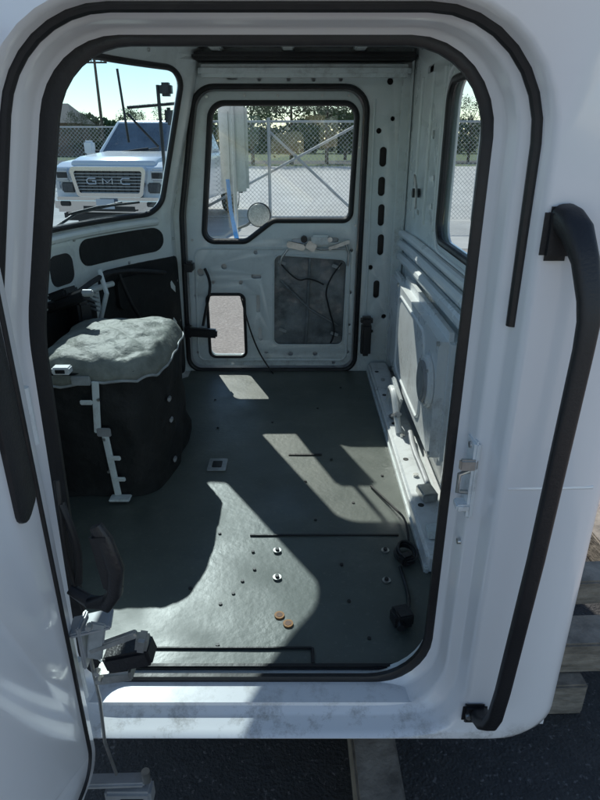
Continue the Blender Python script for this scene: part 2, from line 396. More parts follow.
tube('latch_rod_low',[(-.06,2.995,.64),(-.09,2.99,.60),(-.10,2.995,.56)],.006,M_MET,cab)
tube('latch_rod_cross',[(.02,2.992,.665),(.10,2.985,.64),(.22,2.99,.645)],.005,M_MET,cab)
box('door_pull_base',(-.54,2.95,.565),(.045,.06,.05),M_BLK,cab,.01)
box('door_check_strap',(-.50,2.93,.235),(.16,.035,.045),M_BLK,cab,.008,rot=(0,R(4),0))
box('door_check_pivot',(-.57,2.95,.235),(.03,.06,.07),M_BLK,cab,.008)
tube('wiring_lead',[(-.47,2.97,.55),(-.44,2.95,.50),(-.45,2.93,.42),(-.47,2.94,.36),(-.49,2.93,.27)],.007,M_RUB,cab,smooth=True)
tube('door_wire',[(-.30,2.98,.42),(-.27,2.97,.28),(-.22,2.96,.13),(-.16,2.95,.03),(-.14,2.93,.012)],.004,M_RUB,cab,smooth=True)
for x,z in [(-.53,.68),(-.54,.1),(.26,.2),(.27,.75),(.275,1.1),(-.42,1.31),(.1,1.315),(-.1,1.315),(-.25,1.315),(.22,1.315)]:
    cyl('far_door_screw',(x,3.018,z),.006,.008,M_MET,cab,'Y',12)
tube('pillar_bead',[(.335,2.995,.1),(.335,2.995,1.3)],.006,M_INT,cab)
tube('pillar_bead_rear',[(.455,2.99,.1),(.46,2.99,1.35)],.010,M_INT,cab)
box('far_pillar_fillet',(.49,2.985,.75),(.07,.07,1.49),M_INT,cab,.03,seg=4)
box('seat_belt_anchor',(.335,2.93,.20),(.05,.06,.17),M_BLK,cab,.012)
box('seat_belt_anchor_top',(.335,2.925,.30),(.06,.05,.04),M_BLK,cab,.01)
RW=rpoly(rect(1.18,.80,2.22,1.31),.07,8)
rholes=[slot(2.45,1.15,.05,.03),circ(2.38,1.0,.012),circ(2.38,.9,.012),circ(2.72,1.2,.014),circ(2.8,.95,.012),slot(2.65,.85,.05,.02),circ(2.5,1.32,.01),slot(2.6,1.38,.12,.025),slot(2.2,1.39,.12,.025),slot(1.8,1.39,.12,.025)]
panel('rear_inner_panel',[rect(1.04,0.0,3.0,1.5),RW]+rholes,.008,YZ(.504),M_INT,cab,.0015)
panel('rear_outer_skin',[rect(.93,-.05,3.069,1.52),RW],.006,YZ(.5315),M_EXT,cab,.0015)
panel('rear_window_glass',[rpoly(rect(1.165,.785,2.235,1.325),.07,6)],.004,YZ(.516),M_GLS,cab,.0005)
tube('rear_window_gasket',[(.497,y,z) for y,z in RW],.013,M_RUB,cab,cyclic=True)
tube('rear_window_flange',[(.499,y,z) for y,z in rpoly(rect(1.13,.76,2.27,1.35),.09,8)],.008,M_INT2,cab,cyclic=True)
for k,(z,r) in enumerate([(.745,.017),(.695,.019),(.635,.021)]):
    tube('rear_wall_rib_%d'%k,[(.485,1.06,z),(.48,1.8,z),(.48,2.6,z-.005),(.485,2.94,z-.02)],r,M_INT2,cab)
for y in (2.3,2.5,2.72): tube('rear_vertical_bead',[(.497,y,.82 if y>2.25 else .1),(.497,y,1.36)],.009,M_INT,cab)
cyl('hat_hook',(.48,2.62,.93),.018,.03,M_BLK,cab,'X')
tube('hook_wire',[(.48,2.62,.95),(.46,2.6,1.02),(.47,2.55,.96),(.46,2.50,.88)],.005,M_MET,cab,smooth=True)
box('rear_lower_panel',(.462,2.16,.365),(.075,.88,.46),M_INT2,cab,.03,seg=4)
box('rear_lower_panel_far',(.472,2.80,.33),(.055,.30,.44),M_INT2,cab,.02,seg=3)
box('rear_lower_panel_near',(.470,1.42,.30),(.055,.46,.40),M_INT2,cab,.02,seg=3)
tube('panel_bead',[(.424,y,z) for y,z in rpoly(rect(1.95,.20,2.52,.53),.06,6)],.006,M_INT2,cab,cyclic=True)
# rounded port fixture on the panel
cyl('port_ring',(.418,1.845,.40),.088,.026,M_INT2,cab,'X',40,.008)
cyl('port_rim',(.402,1.845,.40),.070,.010,M_GALV,cab,'X',40,.003)
cyl('port_cover',(.398,1.845,.40),.055,.008,M_GRM,cab,'X',40,.002)
for a_ in range(4): cyl('port_screw',(.404,1.845+.079*math.cos(.78+a_*1.571),.40+.079*math.sin(.78+a_*1.571)),.005,.006,M_MET,cab,'X',10)
for y in (1.75,2.56):
    for z in (.18,.56): cyl('panel_bolt',(.422,y,z),.008,.008,M_MET,cab,'X',12)
box('rear_ledge',(.405,2.165,.032),(.10,1.60,.064),M_INT2,cab,.010,seg=3)
box('ledge_lip',(.358,2.165,.012),(.016,1.60,.022),M_INT,cab,.004)
for y in (1.5,1.8,2.1,2.4,2.7): 
    cyl('ledge_bolt',(.40,y,.068),.010,.010,M_MET,cab,'Z',6)
    cyl('ledge_hole',(.385,y+.12,.0645),.010,.002,M_RUB,cab,'Z',12)
box('belt_bracket',(.40,2.33,.13),(.018,.14,.13),M_INT2,cab,.006,rot=(R(25),0,R(8)))
box('belt_bracket_arm',(.385,2.22,.10),(.025,.20,.022),M_GALV,cab,.006,rot=(R(-28),0,0))
tube('belt_bracket_loop',[(.39,2.42,.07),(.38,2.36,.17),(.38,2.26,.20),(.385,2.18,.13),(.39,2.12,.07)],.013,M_INT2,cab,smooth=True)
tube('ledge_pipe',[(.43,2.10,.085),(.415,1.95,.09),(.425,1.80,.085),(.42,1.66,.09)],.010,M_GALV,cab,smooth=True)
box('ledge_bracket',(.41,1.66,.085),(.05,.07,.03),M_MET,cab,.004,rot=(0,0,R(10)))
box('ledge_bracket_b',(.40,1.46,.08),(.06,.05,.025),M_INT,cab,.004)

# floor details
box('seat_rail_slot',(.075,1.54,.0078),(.46,.006,.004),M_RUB,cab,0)
for x,y in [(-.068,1.463),(.254,1.463),(-.064,1.343),(.24,1.33)]:
    cyl('floor_washer',(x,y,.009),.012,.004,M_MET,cab,'Z',20); cyl('floor_stud',(x,y,.012),.006,.008,M_RUB,cab,'Z',10)
for x,y in [(-.053,1.197),(-.030,1.168)]:
    cyl('floor_plug',(x,y,.0085),.013,.004,M_ORG,cab,'Z',20)
    cyl('floor_plug_center',(x,y,.0092),.008,.004,M_BRK,cab,'Z',12)
for x,y in [(-.2,1.10),(-.25,1.55),(-.14,1.46),(.12,2.02),(.08,2.5),(-.12,2.35),(.18,1.72),(-.3,1.3),(.02,1.86),(.30,1.9),(-.4,2.6),(.2,2.75),(-.16,1.33),(-.18,1.28),(-.21,1.24),(-.13,1.38),(.12,1.40),(.13,1.25),(.17,1.12),(-.35,2.3),(.05,1.62)]:
    cyl('floor_hole',(x,y,.0078),.005,.003,M_RUB,cab,'Z',12)
box('floor_vent_plate',(.02,2.06,.0075),(.13,.012,.003),M_RUB,cab,.001)
box('threshold_rib',(-.20,1.088,.009),(.46,.008,.006),M_RUB,cab,.002)
box('threshold_rib_return',(.03,1.065,.009),(.008,.05,.006),M_RUB,cab,.002)
box('threshold_strip',(-.10,1.035,.006),(.66,.014,.012),M_RUB,cab,.003)
panel('painted_light_patch',[rpoly(rect(-.345,1.93,-.275,2.02),.006,3)],.003,lambda c:Vector((c.x,c.y,.0105+c.z)),M_GRM,cab,.0005)  # pale sheet added to stand in for a small sunlit patch on the mat
panel('painted_light_patch_center',[rpoly(rect(-.329,1.952,-.293,1.998),.004,3)],.002,lambda c:Vector((c.x,c.y,.0130+c.z)),M_RUB,cab,.0003)  # dark square in the middle of the painted light patch

# ------------------------------------------------------------------ grab handle
gh=empty('grab_handle')
def sweep(name,path,secs,m,parent):
    loops=[]
    for i,p in enumerate(path):
        p=Vector(p); a=Vector(path[max(0,i-1)]); b=Vector(path[min(len(path)-1,i+1)])
        t=(b-a).normalized(); u=Vector((1,0,0)); u=(u-t*u.dot(t)).normalized(); w=t.cross(u)
        hw,hd=secs[i]; l=[]
        for x,y in rpoly(rect(-hw,-hd,hw,hd),min(hw,hd)*.75,4): l.append(p+u*x+w*y)
        loops.append(l)
    return loft(name,loops,m,parent,cap=True,ang=45)
pa=[(.370,.876,1.030),(.373,.860,1.027),(.378,.842,1.015),(.387,.822,.980),(.395,.806,.930),(.397,.800,.900),(.396,.797,.86),(.386,.797,.5),(.372,.798,.2),(.368,.802,.13),(.367,.818,.09),(.366,.842,.066),(.366,.874,.052)]
se=[(.020,.020)]*3+[(.0175,.013),(.016,.011),(.015,.0105),(.014,.010),(.0135,.010),(.0135,.010),(.014,.0105),(.015,.011),(.018,.014),(.020,.016)]
sweep('handle_bar',pa,se,M_HND,gh)
box('handle_mount_top',(.366,.874,1.008),(.046,.018,.075),M_HND,gh,.012,seg=4)
box('handle_mount_bottom',(.358,.876,.050),(.050,.014,.050),M_HND,gh,.012,seg=4)
cyl('handle_bolt_top',(.370,.857,1.036),.008,.01,M_BLK,gh,'Y',6)
cyl('handle_bolt_bottom',(.345,.868,.050),.007,.008,M_MET,gh,'Y',6)

# ------------------------------------------------------------------ open door
dr=empty('cab_door')
H=Vector((-.424,.862,0)); dd=Vector((-.055,-.998,0)).normalized(); nn=Vector((-dd.y,dd.x,0))
if nn.x<0: nn=-nn
def DM(off): return lambda c: H+dd*c.x+nn*(c.z+off)+Vector((0,0,c.y))
DO=[(0,-.07),(.84,-.07),(.84,1.30),(.07,1.30),(.0,.98)]
DWi=[(.14,.70),(.76,.70),(.76,1.22),(.19,1.22),(.15,.90)]
DOl=rpoly(DO,[.06,.08,.1,.12,.3],8); DWl=rpoly(DWi,[.04,.06,.07,.07,.2],8)
DACC=rpoly(rect(.34,.18,.70,.56),.04,6)
panel('door_inner_panel',[rpoly(offs(DO,-.022),[.05,.07,.1,.12,.3],8),DWl,DACC,circ(.26,.62,.012),circ(.26,.1,.012)],.012,DM(0),M_EXT,dr,.004)
panel('door_outer_skin',[DOl,DWl],.010,DM(-.075),M_EXT,dr,.004)
panel('door_film',[rpoly(rect(.25,.10,.76,.60),.03,4)],.004,DM(-.02),M_DRK,dr,.0005)
panel('door_glass',[rpoly(offs(DWi,.012),.05,6)],.004,DM(-.045),M_GLS,dr,.0005)
panel('door_trim_strip',[rpoly([(.062,.62),(.118,.58),(.118,1.02),(.066,1.02)],.02,5)],.010,DM(.010),M_BLK,dr,.003)
RI=[.05,.07,.1,.12,.3]
def dloop(ins,o_): return [H+dd*x+nn*o_+Vector((0,0,z)) for x,z in rpoly(offs(DO,ins),RI,8)]
loft('door_edge',[dloop(-.022,.004),dloop(-.012,-.006),dloop(-.008,-.03),dloop(-.004,-.06),dloop(-.002,-.075)],M_EXT,dr,ang=60)
tube('door_seal',dloop(-.048,.010),.005,M_RUB,dr,cyclic=True)
tube('door_window_gasket',[H+dd*x+nn*.006+Vector((0,0,z)) for x,z in DWl],.011,M_RUB,dr,cyclic=True)
for z in (.14,.72):
    box('hinge_leaf',(-.462,.885,z),(.05,.03,.09),M_INT2,dr,.006)
    cyl('hinge_pin',(-.440,.882,z),.009,.10,M_INT2,dr,'Z',16)
ox=.022
sweep('inner_release_handle',[(-.435+ox,.86,.385),(-.40+ox,.845,.370),(-.365+ox,.835,.375),(-.345+ox,.83,.405),(-.338+ox,.83,.455),(-.350+ox,.832,.515),(-.363+ox,.835,.54)],
      [(.010,.012),(.011,.014),(.011,.016),(.013,.014),(.014,.012),(.013,.010),(.011,.008)],M_BLK,dr)
box('release_pad',(-.352+ox,.828,.47),(.035,.012,.12),M_BLK,dr,.006,rot=(0,R(-6),0))
tube('release_cable',[(-.43+ox,.87,.56),(-.415+ox,.86,.52),(-.41+ox,.86,.46),(-.42+ox,.86,.40)],.007,M_RUB,dr,smooth=True)
tube('release_cable_b',[(-.435+ox,.88,.60),(-.43+ox,.86,.54),(-.435+ox,.86,.44),(-.42+ox,.86,.34)],.005,M_RUB,dr,smooth=True)
box('latch_plate',(-.405+ox,.85,.315),(.075,.05,.010),M_GALV,dr,.003,rot=(0,R(-8),R(10)))
box('latch_plate_side',(-.42+ox,.845,.28),(.008,.05,.10),M_GALV,dr,.003)
box('latch_plate_b',(-.395+ox,.832,.29),(.030,.006,.09),M_GRM,dr,.003,rot=(0,R(12),0))
box('latch_body',(-.345+ox,.855,.235),(.09,.05,.040),M_BLK,dr,.006,rot=(0,R(-14),0))
box('latch_body_low',(-.375+ox,.85,.195),(.07,.04,.025),M_MET,dr,.004,rot=(0,R(-10),0))
box('latch_arm',(-.365+ox,.835,.285),(.10,.014,.014),M_MET,dr,.003,rot=(0,R(-24),0))
box('latch_jaw',(-.315+ox,.845,.275),(.022,.03,.035),M_MET,dr,.005,rot=(0,R(10),0))
tube('latch_rod',[(-.42+ox,.85,.24),(-.415+ox,.848,.12),(-.422+ox,.85,.0),(-.41+ox,.85,-.1)],.0035,M_MET,dr)
for z in (.22,.20,.33): cyl('latch_bolt',(-.40+ox,.825,z),.006,.012,M_MET,dr,'Y',6)
box('door_stop_arm',(-.40,.86,-.135),(.13,.03,.014),M_GALV,dr,.004,rot=(0,R(6),R(6)))
box('door_stop_plate',(-.37,.86,-.175),(.10,.04,.05),M_GALV,dr,.006)
box('door_stop_slot',(-.36,.838,-.175),(.05,.004,.02),M_RUB,dr,.001)
cyl('door_stop_pin',(-.33,.86,-.12),.009,.03,M_MET,dr,'Z',12)

# ------------------------------------------------------------------ insulated heater box
hb=empty('heater_unit_box')
BX=[(-.86,1.76),(-.50,1.76),(-.455,1.95),(-.46,2.28),(-.84,2.28)]
def bxl(off,z,wob=0):
    out=[]
    for i,(x,y) in enumerate(rpoly(offs(BX,off),[.07,.09,.09,.06,.06],8,6)):
        w=wob*noise.noise(Vector((x*9,y*9,z*9)))
        out.append(Vector((x+w,y+w,z)))
    return out
zs=[.008,.03,.07,.12,.17,.22,.27,.32,.37,.41,.44,.46]
loft('box_insulation',[bxl(.0 if z<.1 else -.005,z,.02) for z in zs]+[bxl(-.03,.468,.01),bxl(-.16,.47)],M_INS,hb,cap=True)
V=[];F=[];nr=34
base=rpoly(offs(BX,.010),[.09,.1,.1,.08,.08],16,8); na=len(base); cx,cy=-.655,2.01
for i in range(nr+1):
    q=i/nr
    for j in range(na):
        x=cx+(base[j][0]-cx)*q; y=cy+(base[j][1]-cy)*q
        p=Vector((x*4.2,y*4.2,0)); nz=noise.noise(p)*.55+abs(noise.noise(p*2.2))*.35
        u_,v_=(x+y)*8,(x-y)*8
        quilt=.008*abs(math.sin(u_*math.pi)*math.sin(v_*math.pi))**.5
        z=.484+.032*nz*(1-.4*q)+.040*(1-q*q)+quilt+.004*noise.noise(Vector((x*26,y*26,2)))
        if q>.84:
            k=(q-.84)/.16; z-= .055*k*k*(1+.6*noise.noise(Vector((x*6,y*6,3)))); 
            x+=.012*math.sin(k*3)*noise.noise(Vector((x*12,y*12,1))); y+=.015*noise.noise(Vector((x*12,y*12,5)))*k
        V.append((x,y,z))
for i in range(nr):
    for j in range(na):
        a=i*na+j; b=i*na+(j+1)%na; F.append((a,b,b+na,a+na))
cv=mk('quilted_cover',V,F,M_FOIL,hb,ang=80)
so=cv.modifiers.new('s','SOLIDIFY'); so.thickness=.008; so.offset=-1
tube('cover_edge_piping',[(v[0],v[1],v[2]-.004) for v in V[nr*na:]],.0045,M_GRM,hb,cyclic=True)
sx_=-.035
box('strap_top',(-.65+sx_,1.745,.44),(.06,.010,.03),M_GRM,hb,.003)
box('strap_vertical_a',(-.612+sx_,1.741,.35),(.022,.009,.18),M_INT,hb,.003,rot=(0,R(5),0))
box('strap_vertical_b',(-.590+sx_,1.741,.15),(.022,.009,.25),M_INT,hb,.003,rot=(0,R(-4),0))
box('strap_joint',(-.598+sx_,1.736,.265),(.045,.009,.03),M_GALV,hb,.003)
box('strap_foot',(-.572+sx_,1.73,.020),(.07,.04,.008),M_INT,hb,.003)
for z,x in ((.17,-.575),(.09,-.568),(.37,-.640)): box('strap_tab',(x+sx_,1.736,z),(.040,.008,.016),M_INT,hb,.003)
box('strap_window_plate',(-.74,1.75,.475),(.055,.035,.024),M_INT2,hb,.004); box('strap_window_hole',(-.74,1.731,.475),(.03,.003,.012),M_RUB,hb,.001)
for z in (.30,.22,.06): box('side_clip',(-.457,1.93,z),(.010,.025,.016),M_GALV,hb,.003)
for z in (.38,.24,.12): cyl('strap_bolt',(-.600+sx_,1.735,z),.005,.008,M_MET,hb,'Y',8)

# ------------------------------------------------------------------ loose items
fs=empty('electrical_connector')
box('connector_body',(.255,1.165,.034),(.050,.05,.045),M_BLK,fs,.008,rot=(0,0,R(15)))
box('connector_cap',(.258,1.145,.060),(.040,.03,.012),M_BLK,fs,.004,rot=(0,0,R(15)))
cyl('connector_port',(.248,1.135,.034),.010,.02,M_BLK,fs,'Y',16)
tube('connector_lead',[(.275,1.19,.03),(.29,1.24,.014),(.29,1.32,.013),(.285,1.38,.014)],.005,M_RUB,fs,smooth=True)
wc=empty('wire_coil')
tube('coil',[(.310+(.028+.005*math.sin(t*.7))*math.cos(t),1.43+.045*math.sin(t),.014+.0014*t) for t in [i*.35 for i in range(48)]],.0045,M_RUB,wc)
tube('lead',[(.25,1.82,.012),(.275,1.76,.015),(.315,1.66,.02),(.335,1.57,.04),(.325,1.48,.03)],.004,M_RUB,wc,smooth=True)
box('plug',(.305,1.40,.028),(.04,.03,.03),M_BLK,wc,.006,rot=(0,0,.5))

# ------------------------------------------------------------------ mirrors outside far door
sm=empty('side_mirror')
box('mirror_housing',(-.335,3.30,1.09),(.145,.035,.41),M_MIR,sm,.02,seg=4)
panel('mirror_glass',[rpoly(rect(-.395,.90,-.275,1.28),.015,4)],.003,XZ(3.320),M_MIRG,sm,.0005)
for z in (.99,1.19): cyl('mirror_stud',(-.335,3.278,z),.010,.015,M_MET,sm,'Y',10)
tube('mirror_rib',[(-.36,3.281,.92),(-.36,3.281,1.26)],.004,M_MIR,sm)
tube('mirror_arm_vertical',[(-.335,3.27,.60),(-.335,3.27,1.50)],.010,M_MIR,sm)
tube('mirror_arm_low',[(-.335,3.27,.62),(-.45,3.07,.60)],.010,M_MIR,sm)
tube('mirror_arm_top',[(-.335,3.27,1.48),(-.44,3.07,1.46)],.010,M_MIR,sm)
cm=empty('convex_mirror')
cyl('convex_back',(-.212,3.24,.775),.062,.02,M_BLK,cm,'Y',32,.006)
bm=bmesh.new(); bmesh.ops.create_uvsphere(bm,u_segments=32,v_segments=16,radius=1)
for v in bm.verts: v.co=Vector((-.212+v.co.x*.056,3.228+v.co.y*.016,.775+v.co.z*.056))
me=bpy.data.meshes.new('convex_glass'); bm.to_mesh(me); bm.free(); me.shade_smooth(); me.materials.append(M_CVX)
o=bpy.data.objects.new('convex_glass',me); COL.objects.link(o); o.parent=cm
tube('convex_arm',[(-.212,3.25,.775),(-.28,3.27,.72),(-.335,3.27,.70)],.007,M_BLK,cm)
st=empty('tie_strap')
mk('webbing',[(-.375,3.22,.95),(-.355,3.22,.95),(-.345,3.205,.80),(-.31,3.20,.62),(-.335,3.20,.62),(-.365,3.21,.80)],[(0,1,2,5),(5,2,3,4)],M_BLU,st,smooth=False)
hm=empty('hood_mirror_bracket')
tube('bracket_post',[(-.70,3.32,.55),(-.70,3.32,1.38)],.009,M_BLK,hm)
tube('bracket_arm',[(-.86,3.32,1.28),(-.60,3.32,1.30)],.008,M_BLK,hm)
tube('bracket_brace',[(-.86,3.32,1.25),(-.72,3.32,1.10)],.006,M_BLK,hm)
tube('bracket_mast',[(-.87,3.32,1.12),(-.89,3.32,1.45)],.006,M_BLK,hm)
box('bracket_box',(-.66,3.32,1.36),(.06,.06,.06),M_BLK,hm,.012)
box('bracket_lamp',(-.655,3.32,1.24),(.04,.04,.08),M_GRL,hm,.012)
tube('bracket_foot',[(-.70,3.32,.56),(-.66,3.07,.5)],.012,M_BLK,hm)
wi=empty('wiper_arm')
tube('arm',[fw(2.35,.80,-.05),fw(2.50,.86,-.05),fw(2.72,.88,-.045)],.006,M_BLK,wi)
tube('blade',[fw(2.45,.862,-.04),fw(2.60,.875,-.04),fw(2.80,.875,-.04)],.005,M_RUB,wi)

# ------------------------------------------------------------------ timbers under the cab
def timber(c,s,rz=0):
    return box('timber_beam',c,s,M_WOOD,None,.006,rot=(0,0,rz))
timber((.18,1.75,-.362),(.115,2.6,.115),R(1))
timber((-.42,2.1,-.362),(.115,1.5,.115),R(-1))
timber((.38,1.34,-.247),(1.5,.12,.11),R(2))
timber((.35,2.60,-.247),(1.5,.12,.11),R(-1))
timber((.86,1.50,-.145),(.50,.10,.09),R(4))
timber((.74,2.15,-.362),(.115,1.8,.115),R(2))
timber((1.20,2.35,-.362),(.115,1.9,.115),R(3))
timber((.2,1.34,-.125),(.50,.10,.125),R(0))
timber((-.42,1.40,-.185),(.20,.10,.245),R(0))
timber((-.1,2.6,-.125),(1.1,.10,.125),R(0))

# ------------------------------------------------------------------ ground etc.
def sheet(name,x0,y0,x1,y1,z,m):
    return mk(name,[(x0,y0,z),(x1,y0,z),(x1,y1,z),(x0,y1,z)],[(0,1,2,3)],m,smooth=False)
sheet('ground',-600,-600,600,600,GZ-.008,M_GRS)
sheet('gravel_lot',-40,-25,40,30,GZ-.004,M_GRV)
pts=[]
for i in range(72):
    t=i/72*2*math.pi; r=1+.06*noise.noise(Vector((math.cos(t)*4,math.sin(t)*4,0)))
    cx_,sy_=math.cos(t),math.sin(t); k_=1/max(abs(cx_),abs(sy_))
    pts.append((-.25+1.75*cx_*k_**.7*r,.7+1.55*sy_*k_**.7*r,GZ))
mk('asphalt_pavement',pts,[tuple(range(72))],M_ASP,smooth=False)
sheet('concrete_yard',-30,9.5,30,42,GZ+.001,M_CON)
sheet('road',-200,46,200,54,GZ-.002,M_ASP)

fe=empty('chain_link_fence')
def wires(name,x0,x1,y,z0,z1,sp,r,m,parent):
    V=[];F=[];h=z1-z0
    def seg(a,b):
        a=Vector(a);b=Vector(b);t=(b-a).normalized();u=Vector((0,1,0));w=t.cross(u)
        n=len(V)
        for p in(a,b):
            for q in range(3):
                an=q*2.094; V.append(p+u*r*math.cos(an)+w*r*math.sin(an))
        for q in range(3): F.append((n+q,n+(q+1)%3,n+3+(q+1)%3,n+3+q))
    x=x0-h
    while x<x1:
        for s in(1,-1):
            xa,xc=(x,x+h)
            za,zc=(z0,z1) if s==1 else (z1,z0)
            a=max(xa,x0); b=min(xc,x1)
            if b>a+.01:
                f=lambda xx: za+(zc-za)*(xx-xa)/(xc-xa)
                seg((a,y+.004*s,f(a)),(b,y+.004*s,f(b)))
        x+=sp
    return mk(name,V,F,m,parent,smooth=False,recalc=False)
wires('mesh_fabric',-2.3,9.0,13.0,GZ+.03,1.46,.085,.0032,M_GALV,fe)
for x in (-2.3,-.62,1.15,3.6,6.2,9.0): cyl('fence_post',(x,13.03,.55),.032,1.98,M_GALV,fe,'Z',16)
tube('top_rail',[(-2.3,13.03,1.47),(9,13.03,1.47)],.022,M_GALV,fe)
tube('bottom_rail',[(-2.3,13.03,GZ+.08),(1.15,13.03,GZ+.08)],.02,M_GALV,fe)
tube('gate_brace_a',[(-2.3,13.05,-.32),(1.15,13.05,1.42)],.028,M_GALV,fe)
tube('gate_brace_b',[(-.62,13.06,1.3),(1.15,13.06,-.25)],.028,M_GALV,fe)
fe2=empty('chain_link_fence')
wires('mesh_fabric',-14,-5.2,20.0,GZ+.03,1.5,.12,.005,M_GALV,fe2)
for x in (-14,-11,-8,-5.2): cyl('fence_post',(x,20.03,.55),.035,1.98,M_GALV,fe2,'Z',12)
tube('top_rail',[(-14,20.03,1.5),(-5.2,20.03,1.5)],.024,M_GALV,fe2)

def tree_mesh(seed,h,wd,nleaf):
    rnd=random.Random(seed); V=[];F=[];MI=[]
    def limb(a,b,r0,r1):
        a=Vector(a);b=Vector(b);t=(b-a).normalized();u=t.orthogonal().normalized();w=t.cross(u);n=len(V)
        for p,r in((a,r0),(b,r1)):
            for q in range(6): V.append(p+u*r*math.cos(q*1.047)+w*r*math.sin(q*1.047))
        for q in range(6): F.append((n+q,n+(q+1)%6,n+6+(q+1)%6,n+6+q)); MI.append(0)
    limb((0,0,0),(.05,0,h*.35),.05*h*.5,.035*h*.5); limb((.05,0,h*.35),(0,.05,h*.75),.035*h*.5,.012*h*.5)
    cl=[]
    for i in range(30):
        an=rnd.uniform(0,6.28); zz=rnd.uniform(.22,.97)*h; rr=wd*.5*math.sqrt(max(.05,1-((zz/h-.55)/.48)**2))*rnd.uniform(.35,1)
        c=Vector((rr*math.cos(an),rr*math.sin(an),zz)); cl.append((c,rnd.uniform(.10,.2)*wd))
        if i%2==0: limb((.03,0,min(zz*.7,h*.7)),c,.012*h*.5,.004*h*.5)
    for i in range(nleaf):
        c,r=rnd.choice(cl); d=Vector((rnd.gauss(0,1),rnd.gauss(0,1),rnd.gauss(0,.8))).normalized()*r*rnd.uniform(.5,1.15)
        p=c+d; s=rnd.uniform(.04,.09)*h*.2
        u=Vector((rnd.gauss(0,1),rnd.gauss(0,1),rnd.gauss(0,1))).normalized(); w=u.orthogonal().normalized(); n=len(V)
        V.extend([p-u*s,p+w*s*.7,p+u*s,p-w*s*.7]); F.append((n,n+1,n+2,n+3)); MI.append(1)
    me=bpy.data.meshes.new('tree'); me.from_pydata([tuple(v) for v in V],[],F)
    me.materials.append(M_BARK); me.materials.append(M_LEAF)
    for i,p in enumerate(me.polygons): p.material_index=MI[i]
    return me
TM=[tree_mesh(1,5.2,4.6,4200),tree_mesh(2,4.4,4.0,3800),tree_mesh(3,6.0,5.0,4600)]
def tree(i,x,y,s=1):
    o=bpy.data.objects.new('tree',TM[i]); COL.objects.link(o); o.location=(x,y,GZ); o.scale=(s,s,s); o.rotation_euler=(0,0,random.uniform(0,6))
for i,x,y,s in [(0,-3.2,44,1.1),(2,-.6,45,1.1),(2,1.9,46,1.05),(1,-6,50,1.0),(0,5.5,50,1.05),(2,9.5,52,.9),(1,13,50,1),(2,18,52,1.1),(0,-12,60,.8),(2,-17,66,.7),(1,-22,66,.9),(0,-27,70,.8),(2,24,50,1),(2,-34,70,.9),(0,3.9,56,1.2)]:
    tree(i,x,y,s)
def treemass(name,x0,x1,y,h,nn_):
    rnd=random.Random(9); V=[];F=[]
    for i in range(nn_):
        x=rnd.uniform(x0,x1); hh=h*(.6+.4*(noise.noise(Vector((x*.12,0,0)))+.5)); z=GZ+rnd.uniform(0,1)**.8*hh
        p=Vector((x,y+rnd.uniform(-3,3),z)); s=rnd.uniform(.2,.5)
        u=Vector((rnd.gauss(0,1),rnd.gauss(0,1),rnd.gauss(0,1))).normalized(); w=u.orthogonal().normalized(); n=len(V)
        V.extend([p-u*s,p+w*s,p+u*s,p-w*s]); F.append((n,n+1,n+2,n+3))
    mk(name,V,F,M_LEAF,None,smooth=False,recalc=False)
treemass('distant_trees',-90,90,85,5.0,18000)
up=empty('utility_pole')
cyl('pole',(-18.6,62,3.9),.16,8.8,M_BARK,up,'Z',12,r2=.11)
box('crossarm',(-18.6,62,7.6),(2.2,.12,.14),M_BARK,up,.01)
for x in (-19.5,-18.9,-18.0,-17.7): cyl('insulator',(x,62,7.75),.05,.16,M_GALV,up,'Z',8)
for k,dx in enumerate((-.9,-.3,.6,.9)):
    tube('line_%d'%k,[(-18.6+dx+t*60,62-6*t,7.8-2.2*math.sin(math.pi*(t*.5+.5)) +2.2) for t in [i/10-1 for i in range(21)]],.022,M_GRL,up,res=1)
bd=empty('brick_house')
box('walls',(-30,72,GZ+1.6),(12,7,3.2),M_BRK,bd,0)
mk('roof',[(-36.5,68,GZ+3.2),(-23.5,68,GZ+3.2),(-23.5,76,GZ+3.2),(-36.5,76,GZ+3.2),(-35,72,GZ+5.2),(-25,72,GZ+5.2)],[(0,1,5,4),(1,2,5),(2,3,4,5),(3,0,4),(0,3,2,1)],M_ROOF,bd,smooth=False)
for x in (-34,-31.5,-28.5,-26): box('window',(x,68.47,GZ+1.7),(1.1,.08,1.2),M_PGL,bd,.01)
box('door',(-30,68.47,GZ+1.05),(1.0,.08,2.1),M_INT2,bd,.01)

# ------------------------------------------------------------------ pickup truck
pk=empty('pickup_truck')
def prof(name,P,half,m,bev=.05,rad=.06):
    a=[Vector((-half,y,z)) for y,z in rpoly(offs(P,-bev),max(.01,rad-bev*.5),5)]
    b=[Vector((-half+bev*.3,y,z)) for y,z in rpoly(offs(P,-bev*.3),rad,5)]
    c=[Vector((-half+bev,y,z)) for y,z in rpoly(P,rad,5)]
    return loft(name,[a,b,c]+[[Vector((-v.x,v.y,v.z)) for v in l] for l in (c,b,a)],m,pk,cap=True,ang=30)
prof('body',[(.10,.45),(5.75,.50),(5.75,1.32),(1.75,1.33),(1.6,1.30),(.35,1.22),(.12,1.14)],1.0,M_PKP,.07,.07)
prof('hood_dome',[(.26,1.0),(1.85,1.0),(1.75,1.38),(.50,1.30),(.22,1.24)],.74,M_PKP,.06,.06)
gv=[(-.88,1.55,1.32),(.88,1.55,1.32),(.90,3.75,1.32),(-.90,3.75,1.32),(-.72,2.25,1.90),(.72,2.25,1.90),(.72,3.5,1.92),(-.72,3.5,1.92)]
gobj=mk('cabin',gv,[(0,1,5,4),(1,2,6,5),(2,3,7,6),(3,0,4,7),(4,5,6,7),(3,2,1,0)],M_PKP,pk)
bv=gobj.modifiers.new('b','BEVEL'); bv.width=.06; bv.segments=3
